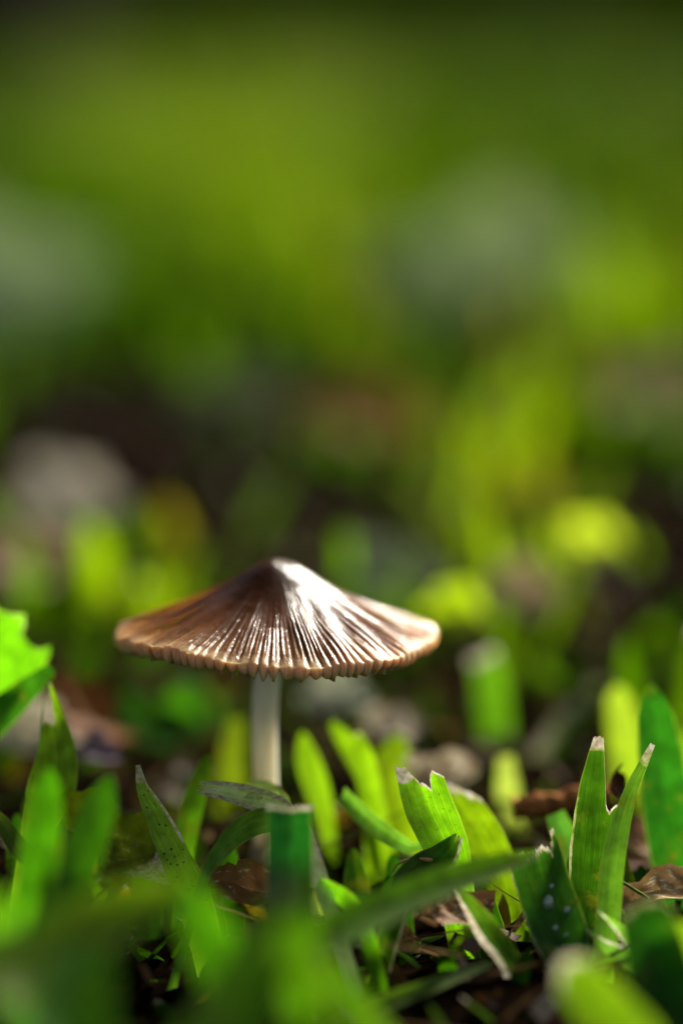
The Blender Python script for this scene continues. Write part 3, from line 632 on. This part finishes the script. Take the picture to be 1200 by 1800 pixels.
dr_i = 0
def drop(label, px, py, d, wpx, hpx):
    nla, nlo = 14, 24
    la = np.linspace(-math.pi / 2 + .05, math.pi / 2 - .05, nla); lo = np.linspace(0, 2 * math.pi, nlo, endpoint=False)
    w_ = wpx * K * d / 2; h_ = hpx * K * d / 2
    c = P(px, py, d)
    x = np.cos(la)[:, None] * np.cos(lo); y = np.sin(la)[:, None] * np.ones(nlo); z = np.cos(la)[:, None] * np.sin(lo)
    z = np.where(z > 0, z * .25, z)            # flat where it sits on the blade
    V = c + x[..., None] * RGT * w_ + y[..., None] * UPV * h_ + z[..., None] * FWD * w_ * 0.8
    V = V.reshape(-1, 3); F = grid_faces(nla, nlo, wrap=True).tolist()
    V = np.vstack([V, c - UPV * h_, c + UPV * h_]); b = len(V) - 2
    for i in range(nlo):
        F.append((b, (i + 1) % nlo, i, i)); F.append((b + 1, (nla - 1) * nlo + i, (nla - 1) * nlo + (i + 1) % nlo, (nla - 1) * nlo + (i + 1) % nlo))
    me = bpy.data.meshes.new('water_drop'); me.from_pydata([tuple(v) for v in V], [], [tuple(dict.fromkeys(f)) for f in F]); me.update()
    me.polygons.foreach_set('use_smooth', np.ones(len(me.polygons), bool)); me.materials.append(M_WATER)
    o = bpy.data.objects.new('water_drop', me); COL.objects.link(o); tag(o, label, 'water drop', 'water drops on the shredded blade'); return o
bpy.context.view_layer.update()
dg = bpy.context.evaluated_depsgraph_get()
def on_blade(px, py, obj):
    v = Vector(P(px, py, 1.0) - CAMPOS).normalized()
    ok, loc, nn, idx = obj.ray_cast(Vector(CAMPOS), v)
    return (np.array(loc) - CAMPOS) @ FWD if ok else None
for lab, px, py, wp, hp in (('large elongated water drop on the shredded blade', 963, 1588, 19, 30), ('small water drop above the large one on the shredded blade', 969, 1558, 9, 10),
                            ('round water drop beside the large one on the shredded blade', 996, 1600, 12, 14), ('small water drop below the large one on the shredded blade', 975, 1632, 11, 12),
                            ('tiny lowest water drop on the shredded blade', 994, 1644, 8, 9)):
    d = on_blade(px, py, ragged) or .335
    drop(lab, px, py, d - 0.00005, wp, hp)

# dark crumb stuck to the cap's rim
cr = np.array(P(303, 1157, .3485))
V = []; 
for q in range(60):
    z = 1 - 2 * (q + .5) / 60; a_ = q * 2.399963; s_ = math.sqrt(1 - z * z); rr_ = 0.00045 * (1 + .35 * math.sin(q * 1.7))
    V.append(cr + rr_ * np.array([s_ * math.cos(a_), s_ * math.sin(a_), z * 1.3]))
import bmesh
bm = bmesh.new(); [bm.verts.new(v) for v in V]; bmesh.ops.convex_hull(bm, input=bm.verts)
me = bpy.data.meshes.new('soil_crumb'); bm.to_mesh(me); me.materials.append(M_CRUMB)
o = bpy.data.objects.new('soil_crumb', me); COL.objects.link(o); tag(o, "tiny black soil crumb stuck to the cap's rim", 'crumb')

# ------------------------------------------------------------------ near-background blades (each its own thing)
def blade_arrays(n, base, yaw, lean, bend, length, width, tint, dryt, nseg=6):
    """vectorised blades: returns V (n, nseg+1, 3, 3)"""
    s = np.linspace(0, 1, nseg + 1)
    dirx = np.stack([np.cos(yaw), np.sin(yaw)], -1)
    ang = lean[:, None] + bend[:, None] * s                     # angle from vertical
    ds = length[:, None] / nseg
    hx = np.cumsum(np.sin(ang) * ds, 1) - np.sin(ang) * ds; hz = np.cumsum(np.cos(ang) * ds, 1) - np.cos(ang) * ds
    c = np.stack([base[:, 0:1] + dirx[:, 0:1] * hx, base[:, 1:2] + dirx[:, 1:2] * hx, base[:, 2:3] + hz], -1)
    side = np.stack([-dirx[:, 1], dirx[:, 0], np.zeros(n)], -1)
    prof_ = np.interp(s, [0, .3, .6, .85, 1], [.65, 1, .92, .6, .06])
    hw = width[:, None] / 2 * prof_
    nrmv = np.stack([np.cos(ang) * dirx[:, 0:1], np.cos(ang) * dirx[:, 1:2], -np.sin(ang)], -1)
    V = np.zeros((n, nseg + 1, 3, 3))
    for k, u in enumerate((-1, 0, 1)):
        V[:, :, k] = c + side[:, None] * (u * hw)[..., None] + nrmv * (abs(u) * .22 * hw)[..., None]
    T = np.repeat(np.repeat(tint[:, None, None], nseg + 1, 1), 3, 2)
    D = np.zeros((n, nseg + 1, 3)); D[:, -1] = dryt[:, None]; D[:, -2] = dryt[:, None] * .5
    return V, T, D

def build_lawn(name, args, nseg=6):
    V, T, D = blade_arrays(*args, nseg=nseg)
    n = V.shape[0]
    f = grid_faces(nseg + 1, 3)
    F = (f[None] + (np.arange(n) * (nseg + 1) * 3)[:, None, None]).reshape(-1, 4)
    uv = np.tile(np.stack(np.meshgrid([0, .5, 1], np.linspace(0, 20, nseg + 1)), -1).reshape(-1, 2), (n, 1))
    return mesh_obj(name, V, F, M_LAWN, uv=uv, attrs={'tint': ('C', T.reshape(-1, 3)), 'dry': ('F', D)})

# patches of the lawn, located on the ground: (px, py, rx, ry, bare soil amount)
BARE = [(620, 890, 190, 90, 1.0), (480, 600, 180, 130, 1.0), (160, 660, 200, 160, 1.0), (190, 1160, 110, 80, .9), (1130, 1160, 110, 40, .7), (330, 860, 70, 50, .5),
        (330, 1230, 170, 60, .95), (620, 1240, 60, 30, .6), (420, 660, 90, 40, .5), (1180, 760, 70, 50, .3), (120, 760, 120, 40, .5), (700, 610, 80, 50, .5)]
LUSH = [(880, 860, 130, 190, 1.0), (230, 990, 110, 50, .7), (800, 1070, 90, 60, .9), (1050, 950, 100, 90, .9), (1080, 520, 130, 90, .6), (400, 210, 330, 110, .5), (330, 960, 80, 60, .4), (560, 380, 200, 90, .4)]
def field(L, px, py):
    f = np.zeros(len(px))
    for x, y, rx, ry, a_ in L:
        f = np.maximum(f, a_ * np.exp(-(((px - x) / rx) ** 2 + ((py - y) / ry) ** 2) ** 1.5))
    return f

def lawn_zone(y0, y1, dens, wid, hgt, half, seed):
    r = np.random.default_rng(seed)
    n = int(dens * (y1 - y0) * 2 * half((y0 + y1) / 2))
    y = r.uniform(y0, y1, n); x = r.uniform(-1, 1, n) * half(y)
    base = np.stack([x, y, np.full(n, -.002)], -1)
    px, py, d = project(base + np.array([0, 0, hgt * .6]))
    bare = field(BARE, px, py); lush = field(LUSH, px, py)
    cl = np.array([mnoise.noise(Vector((a * 14, b * 8, 2))) + .6 * mnoise.noise(Vector((a * 34, b * 22, 7))) for a, b in zip(x, y)])
    keep = r.uniform(0, 1, n) < np.clip((0.50 + 1.3 * cl + .7 * lush), .04, 1) * (1 - bare)
    base, lush, cl, px, d = base[keep], lush[keep], cl[keep], px[keep], d[keep]; n = len(base)
    yaw = r.uniform(0, 2 * math.pi, n)
    ln = hgt * r.uniform(.5, 1.15, n) * (1 + .25 * lush)
    t = r.uniform(0, 1, n)[:, None] ** 1.7
    tint = (1 - t) * np.array([0.008, 0.036, 0.001]) + t * np.array([0.085, 0.165, 0.004])
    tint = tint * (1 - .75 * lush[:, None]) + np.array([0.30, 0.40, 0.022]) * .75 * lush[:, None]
    dead = r.uniform(0, 1, n) < .045
    tint[dead] = np.array([0.26, 0.19, 0.09]) * r.uniform(.5, 1, (dead.sum(), 1))
    return (n, base, yaw, r.uniform(.05, .75, n), r.uniform(-.2, 1.2, n), ln, wid * r.uniform(.6, 1.2, n), tint, (r.uniform(0, 1, n) < .15) * .7), d, px

half = lambda y: 0.16 * (y + .36) + 0.10
a1, d1, px1 = lawn_zone(0.045, 0.30, 6500, .0044, .022, half, 11)
# the first few rows: single things
G1 = 'soft grass blades close behind the mushroom'
idx = np.argsort(a1[1][:, 1] + 3 * np.maximum(0, np.abs(px1 - 600) - 640) * 1e-3)[:120]
rest = np.setdiff1d(np.arange(a1[0]), idx)
pick = lambda a_, i: (len(i),) + tuple(q[i] for q in a_[1:])
for k in idx:
    o = build_lawn('grass_leaf', pick(a1, np.array([k])), nseg=9)
    tc_ = a1[7][k]; w_ = 'straw-brown dead' if tc_[0] > tc_[1] else ('bright yellow-green' if tc_[1] > .17 else ('mid green' if tc_[1] > .11 else 'dark green'))
    tag(o, 'soft %s grass blade%s growing in the turf close behind the mushroom' % (w_, ' with dried tip' if a1[8][k] > 0 else ''), 'grass blade', G1 + ', ' + w_ + (' with dried tip' if a1[8][k] > 0 else ''))
o = build_lawn('lawn_grass', pick(a1, rest)); tag(o, 'short mown turf behind the mushroom', 'grass', kind='stuff')
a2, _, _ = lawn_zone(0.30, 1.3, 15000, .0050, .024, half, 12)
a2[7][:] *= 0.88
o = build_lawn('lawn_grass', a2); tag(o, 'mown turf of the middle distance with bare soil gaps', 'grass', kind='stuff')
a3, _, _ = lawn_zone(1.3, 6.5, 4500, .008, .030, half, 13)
a3[7][:] *= 0.6       # shade of the far lawn put into its tint
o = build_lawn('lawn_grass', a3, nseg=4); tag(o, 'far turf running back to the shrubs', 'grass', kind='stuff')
# low growth among the front blades and out to the sides
r = np.random.default_rng(5)
n = 2200
x = r.uniform(-.16, .16, n); y = r.uniform(-.13, .10, n)
base = np.stack([x, y, np.full(n, -.002)], -1)
inside = np.abs(x - MUSH[0]) < .0035
outside = np.abs(x) > .055 + .0
keep = ~(inside & (np.abs(y) < .004)); base = base[keep]; outside = outside[keep]; n = len(base)
t = r.uniform(0, 1, n)[:, None]
tint = (1 - t) * np.array([0.015, 0.05, 0.006]) + t * np.array([0.06, 0.12, 0.012])
brown = r.uniform(0, 1, n) < .25; tint[brown] = np.array([0.14, 0.08, 0.035]) * r.uniform(.4, 1.2, (brown.sum(), 1))
hl = np.where(outside & (base[:, 1] > -.04), r.uniform(.008, .02, n), r.uniform(.004, .009, n))
o = build_lawn('low_grass', (n, base, r.uniform(0, 6.28, n), r.uniform(.5, 1.3, n), r.uniform(0, .7, n), hl, r.uniform(.0012, .0035, n), tint, (r.uniform(0, 1, n) < .4) * .7))
tag(o, 'low tangled grass and shreds on the soil around the mushroom', 'grass', kind='stuff')
n = 1500
base = np.stack([r.uniform(-.18, .18, n), r.uniform(-.13, .22, n), r.uniform(-.001, .004, n)], -1)
t = r.uniform(0, 1, n)[:, None]
tint = ((1 - t) * np.array([0.05, 0.028, 0.014]) + t * np.array([0.20, 0.14, 0.07])) * r.uniform(.4, 1, (n, 1))
gr_ = r.uniform(0, 1, n) < .3; tint[gr_] = np.array([0.06, 0.11, 0.02])
o = build_lawn('thatch', (n, base, r.uniform(0, 6.28, n), r.uniform(1.1, 1.6, n), r.uniform(-.3, .5, n), r.uniform(.006, .024, n), r.uniform(.0004, .0013, n), tint, np.zeros(n)))
tag(o, 'tangled thatch of dead stems lying on the soil', 'thatch', kind='stuff')
# leaf litter flakes and crumbs on the soil
n = 5200
x = r.uniform(-.25, .25, n); y = r.uniform(-.14, .45, n)
sz = r.uniform(.0004, .0017, n)
ang = r.uniform(0, 6.28, n); tilt = r.normal(0, .5, (n, 2))
quad = np.array([[-1.3, -.5], [1, -.7], [1.4, .4], [-.8, .7]])
V = np.zeros((n, 4, 3))
for k in range(4):
    q = quad[k]; qx = q[0] * np.cos(ang) - q[1] * np.sin(ang); qy = q[0] * np.sin(ang) + q[1] * np.cos(ang)
    V[:, k] = np.stack([x + qx * sz, y + qy * sz, .0012 + r.uniform(0, .0015, n) + (tilt[:, 0] * qx + tilt[:, 1] * qy) * sz], -1)
tint = np.array([0.05, 0.026, 0.012]) * r.uniform(.15, 1.8, (n, 1)); T = np.repeat(tint[:, None], 4, 1)
o = mesh_obj('leaf_litter', V, np.arange(n * 4).reshape(-1, 4), M_LITTER, uv=np.zeros((n * 4, 2)), attrs={'tint': ('C', T.reshape(-1, 3)), 'dry': ('F', np.repeat(r.uniform(-.5, .05, n), 4))})
tag(o, 'crumbled brown leaf litter on the soil', 'litter', kind='stuff')

# ------------------------------------------------------------------ pale leaves lying in the background turf
def bgleaf(label, px, py, h, size, tint, yaw, pitch_, seed, dry=.6, name='dead_leaf'):
    c = G(px, py, h); d = (c - CAMPOS) @ FWD
    c = G(px, py, h * .6); d = (c - CAMPOS) @ FWD
    o = scrap(name, label, px, py, d, size * .75, tint, yaw, pitch_, 0, 1.3, .25, dry=dry, seed=seed)
    return o
bgleaf('large pale grey-green leaf lying on the far turf', 850, 480, .028, .065, (0.36, 0.50, 0.25), 20, 50, 31, .15, 'fallen_leaf')
bgleaf('grey-green fallen leaf at the far lawn edge', 5, 500, .028, .060, (0.32, 0.46, 0.25), -20, 50, 32, .15, 'fallen_leaf')
bgleaf('pinkish white dead leaf on the turf left of the cap', 115, 870, .026, .021, (0.60, 0.46, 0.41), 10, 40, 33)
bgleaf('small dusty pink dead leaf left of the cap', 55, 985, .022, .018, (0.50, 0.30, 0.24), 30, 40, 34, .1)
bgleaf('grey-green leaf just beyond the cap shoulder', 690, 1010, .022, .018, (0.18, 0.23, 0.16), 0, 40, 35, .1, 'fallen_leaf')
bgleaf('bright yellow leaf standing in the lush turf', 1040, 950, .026, .011, (0.55, 0.62, 0.20), 0, 55, 36, .1, 'fallen_leaf')
bgleaf('lemon yellow leaf right of the cap', 800, 1072, .022, .011, (0.42, 0.54, 0.05), 10, 55, 37, 0, 'fallen_leaf')
bgleaf('pinkish tan dead leaf beyond the lemon yellow leaf', 910, 1045, .020, .014, (0.52, 0.38, 0.26), 10, 45, 38, .3)
bgleaf('whitish leaf lying behind the stem', 590, 1215, .014, .010, (0.5, 0.55, 0.45), 0, 45, 39, .3, 'fallen_leaf')
bgleaf('brown leaf on the turf beyond the dark gap', 640, 730, .024, .030, (0.26, 0.14, 0.04), 0, 30, 40, .1)
bgleaf('greyish leaf on the turf beyond the cap', 420, 700, .020, .026, (0.13, 0.15, 0.10), 0, 30, 41, .1, 'fallen_leaf')
bgleaf('pale tan leaf at the right of the far turf', 1165, 690, .024, .03, (0.34, 0.24, 0.16), 0, 30, 42, .3)

# ------------------------------------------------------------------ shrubs closing off the lawn
def shrub(label, x, y, rad_, h, seed, nleaf=2600, leaf=.05, tone=1.0):
    r = np.random.default_rng(seed)
    rt = bpy.data.objects.new('shrub', None); COL.objects.link(rt); rt.location = (x, y, 0)
    tag(rt, label, 'shrub', 'shrubs closing off the lawn')
    zf = r.uniform(0, 1, nleaf); an = r.uniform(0, 2 * math.pi, nleaf)
    lump = 1 + .16 * np.sin(an * 4 + seed + 5 * zf) + .12 * np.sin(an * 7 + 9 * zf)
    q_ = rad_ * lump * np.sqrt(np.clip(1 - np.maximum(0, (zf - .45) / .55) ** 2.2, 0, 1)) * r.uniform(.15, 1, nleaf) ** .4
    p = np.stack([q_ * np.cos(an), q_ * np.sin(an) * .85, .012 + zf * h * (1 + .1 * np.sin(an * 3))], -1)
    a = r.normal(0, 1, (nleaf, 3)); a /= np.linalg.norm(a, axis=1)[:, None]
    b = np.cross(a, r.normal(0, 1, (nleaf, 3))); b /= np.linalg.norm(b, axis=1)[:, None]
    s = leaf * r.uniform(.5, 1.2, nleaf)
    V = np.stack([p - a * s[:, None] * .5, p + b * s[:, None] * .24, p + a * s[:, None] * .5, p - b * s[:, None] * .24], 1)
    tint = (np.array([0.022, 0.05, 0.008]) + r.uniform(0, 1, (nleaf, 1)) * np.array([0.03, 0.05, 0.006])) * tone
    c = mesh_obj('crown', V, np.arange(nleaf * 4).reshape(-1, 4), M_SHRUB2 if tone > 1.2 else M_SHRUB, rt, uv=np.zeros((nleaf * 4, 2)), attrs={'tint': ('C', np.repeat(tint, 4, 0)), 'dry': ('F', np.zeros(nleaf * 4))}, shade=False)
    for q in range(3):
        aa = q * 2.1 + seed; C = catmull(np.array([[.03 * math.cos(aa), .03 * math.sin(aa), -.03, .022], [.06 * math.cos(aa), .06 * math.sin(aa), h * .3, .017], [rad_ * .4 * math.cos(aa), rad_ * .4 * math.sin(aa), h * .75, .006]]), 12)
        ang = np.linspace(0, 2 * math.pi, 8, endpoint=False)
        Vt = np.stack([np.stack([c_[0] + c_[3] * np.cos(ang), c_[1] + c_[3] * np.sin(ang), np.full(8, c_[2])], -1) for c_ in C])
        mesh_obj('stem', Vt, grid_faces(12, 8, wrap=True), M_BARK, rt)
    return rt
shrub('dark dense shrub standing forward of the others at the lawn', -1.75, 2.9, .62, 1.1, 1, 9000, .05, .5)
for i, (x, y, rd, h, tn, lb) in enumerate(((-1.25, 5.0, 1.0, 1.7, .7, 'tall dark shrub behind the thick-trunked tree'), (.15, 5.6, .85, 1.3, 2.4, 'rounded olive-green shrub straight behind the mushroom'),
        (1.45, 5.4, .9, 1.4, 2.8, 'lighter green shrub right of the rounded olive one'), (3.0, 5.8, 1.0, 1.5, 1.4, 'outer green shrub beyond the lighter green one'), (-3.0, 5.6, 1.0, 1.6, 1.0, 'outer dark shrub beyond the tall dark one'))):
    shrub(lb, x, y, rd, h, i + 2, 9000, .075, tn)
# a clipped hedge closes the garden behind the shrubs
hr = np.random.default_rng(77); n = 36000
rt = bpy.data.objects.new('hedge', None); COL.objects.link(rt); rt.location = (0, 7.4, 0); tag(rt, 'long dark clipped hedge behind the shrubs', 'hedge')
p = np.stack([hr.uniform(-9, 9, n), hr.uniform(-.45, .45, n), hr.uniform(.0, 2.0, n)], -1)
a_ = hr.normal(0, 1, (n, 3)); a_ /= np.linalg.norm(a_, axis=1)[:, None]; b_ = np.cross(a_, hr.normal(0, 1, (n, 3))); b_ /= np.linalg.norm(b_, axis=1)[:, None]
V = np.stack([p - a_ * .06, p + b_ * .032, p + a_ * .06, p - b_ * .032], 1)
tint = np.array([0.025, 0.05, 0.008]) + hr.uniform(0, 1, (n, 1)) * np.array([0.03, 0.05, 0.006])
mesh_obj('foliage', V, np.arange(n * 4).reshape(-1, 4), M_SHRUB, rt, uv=np.zeros((n * 4, 2)), attrs={'tint': ('C', np.repeat(tint, 4, 0)), 'dry': ('F', np.zeros(n * 4))}, shade=False)
for k in range(19):
    ang = np.linspace(0, 2 * math.pi, 8, endpoint=False); x0 = -8.6 + k * .95
    Vt = np.stack([np.stack([x0 + .03 * np.cos(ang), .03 * np.sin(ang), np.full(8, z_)], -1) for z_ in (-.03, .5, 1.4)])
    mesh_obj('trunk', Vt, grid_faces(3, 8, wrap=True), M_BARK, rt)

# ------------------------------------------------------------------ trees around the lawn, crowns out of view shaped to block sky light
def tree(label, x, y, h, rad_, seed, nleaf=7000, leaf=.16, low=.12):
    r = np.random.default_rng(seed)
    rt = bpy.data.objects.new('tree', None); COL.objects.link(rt); rt.location = (x, y, 0)
    tag(rt, label, 'tree', 'trees around the lawn')
    rows = []; ang = np.linspace(0, 2 * math.pi, 12, endpoint=False)
    tb = h * .028
    parts = [catmull(np.array([[0, 0, -.05, tb * 1.3], [.05, 0, h * .12, tb], [.1, .05, h * .4, tb * .7], [0, 0, h * .85, tb * .15]]), 16)]
    for q in range(7):
        a = q * 2.4 + seed; z0 = h * (.15 + .08 * q); l = rad_ * (.85 - .05 * q)
        parts.append(catmull(np.array([[.05, .02, z0, tb * .5], [l * .5 * math.cos(a), l * .5 * math.sin(a), z0 + h * .10, tb * .3], [l * math.cos(a), l * math.sin(a), z0 + h * .16, tb * .08]]), 10))
    Vs, Fs, off = [], [], 0
    for C in parts:
        Vt = np.stack([np.stack([c_[0] + c_[3] * np.cos(ang), c_[1] + c_[3] * np.sin(ang), np.full(12, c_[2])], -1) for c_ in C])
        Vs.append(Vt.reshape(-1, 3)); Fs.append(grid_faces(len(C), 12, wrap=True, off=off)); off += len(C) * 12
    mesh_obj('trunk', np.concatenate(Vs), np.concatenate(Fs), M_BARK, rt)
    nc = 60
    cu = r.normal(0, 1, (nc, 3)); cu /= np.linalg.norm(cu, axis=1)[:, None]
    cc = cu * (r.uniform(.2, 1, nc) ** .45)[:, None] * np.array([rad_, rad_, h * (1 - low) / 2]) + np.array([0, 0, h * (low + (1 - low) / 2)])
    k = r.integers(0, nc, nleaf)
    p = cc[k] + r.normal(0, 1, (nleaf, 3)) * rad_ * .17
    p[:, 2] = np.maximum(p[:, 2], .05)
    a = r.normal(0, 1, (nleaf, 3)); a /= np.linalg.norm(a, axis=1)[:, None]
    b = np.cross(a, r.normal(0, 1, (nleaf, 3))); b /= np.linalg.norm(b, axis=1)[:, None]
    s = leaf * r.uniform(.5, 1.2, nleaf)
    V = np.stack([p - a * s[:, None] * .5, p + b * s[:, None] * .3, p + a * s[:, None] * .5, p - b * s[:, None] * .3], 1)
    tint = np.array([0.02, 0.045, 0.007]) + r.uniform(0, 1, (nleaf, 1)) * np.array([0.025, 0.04, 0.005])
    mesh_obj('crown', V, np.arange(nleaf * 4).reshape(-1, 4), M_SHRUB, rt, uv=np.zeros((nleaf * 4, 2)), attrs={'tint': ('C', np.repeat(tint, 4, 0)), 'dry': ('F', np.zeros(nleaf * 4))}, shade=False)
for i, (x, y, h, rd, lb) in enumerate(((-.60, 2.75, 9.0, 2.5, 'tall dark tree with a thick trunk overhanging the lawn'), (-3.9, 3.6, 6.0, 2.2, 'dark tree left of the thick-trunked one'),
        (-4.2, 0.2, 6.0, 2.2, 'dark tree standing level with the mushroom'), (0.2, 8.6, 7.5, 1.6, 'far tree behind the olive-green shrub'), (-3.2, -3.4, 5.5, 2.0, 'dark tree at the near side of the lawn'), (0.9, 7.0, 4.6, 1.3, 'airy tree right of the far tree'))):
    tree(lb, x, y, h, rd, i + 40, 16000 if i == 0 else (1800 if i == 5 else 7000), .2 if i == 0 else .16, low={5: .5, 0: .35}.get(i, .12))
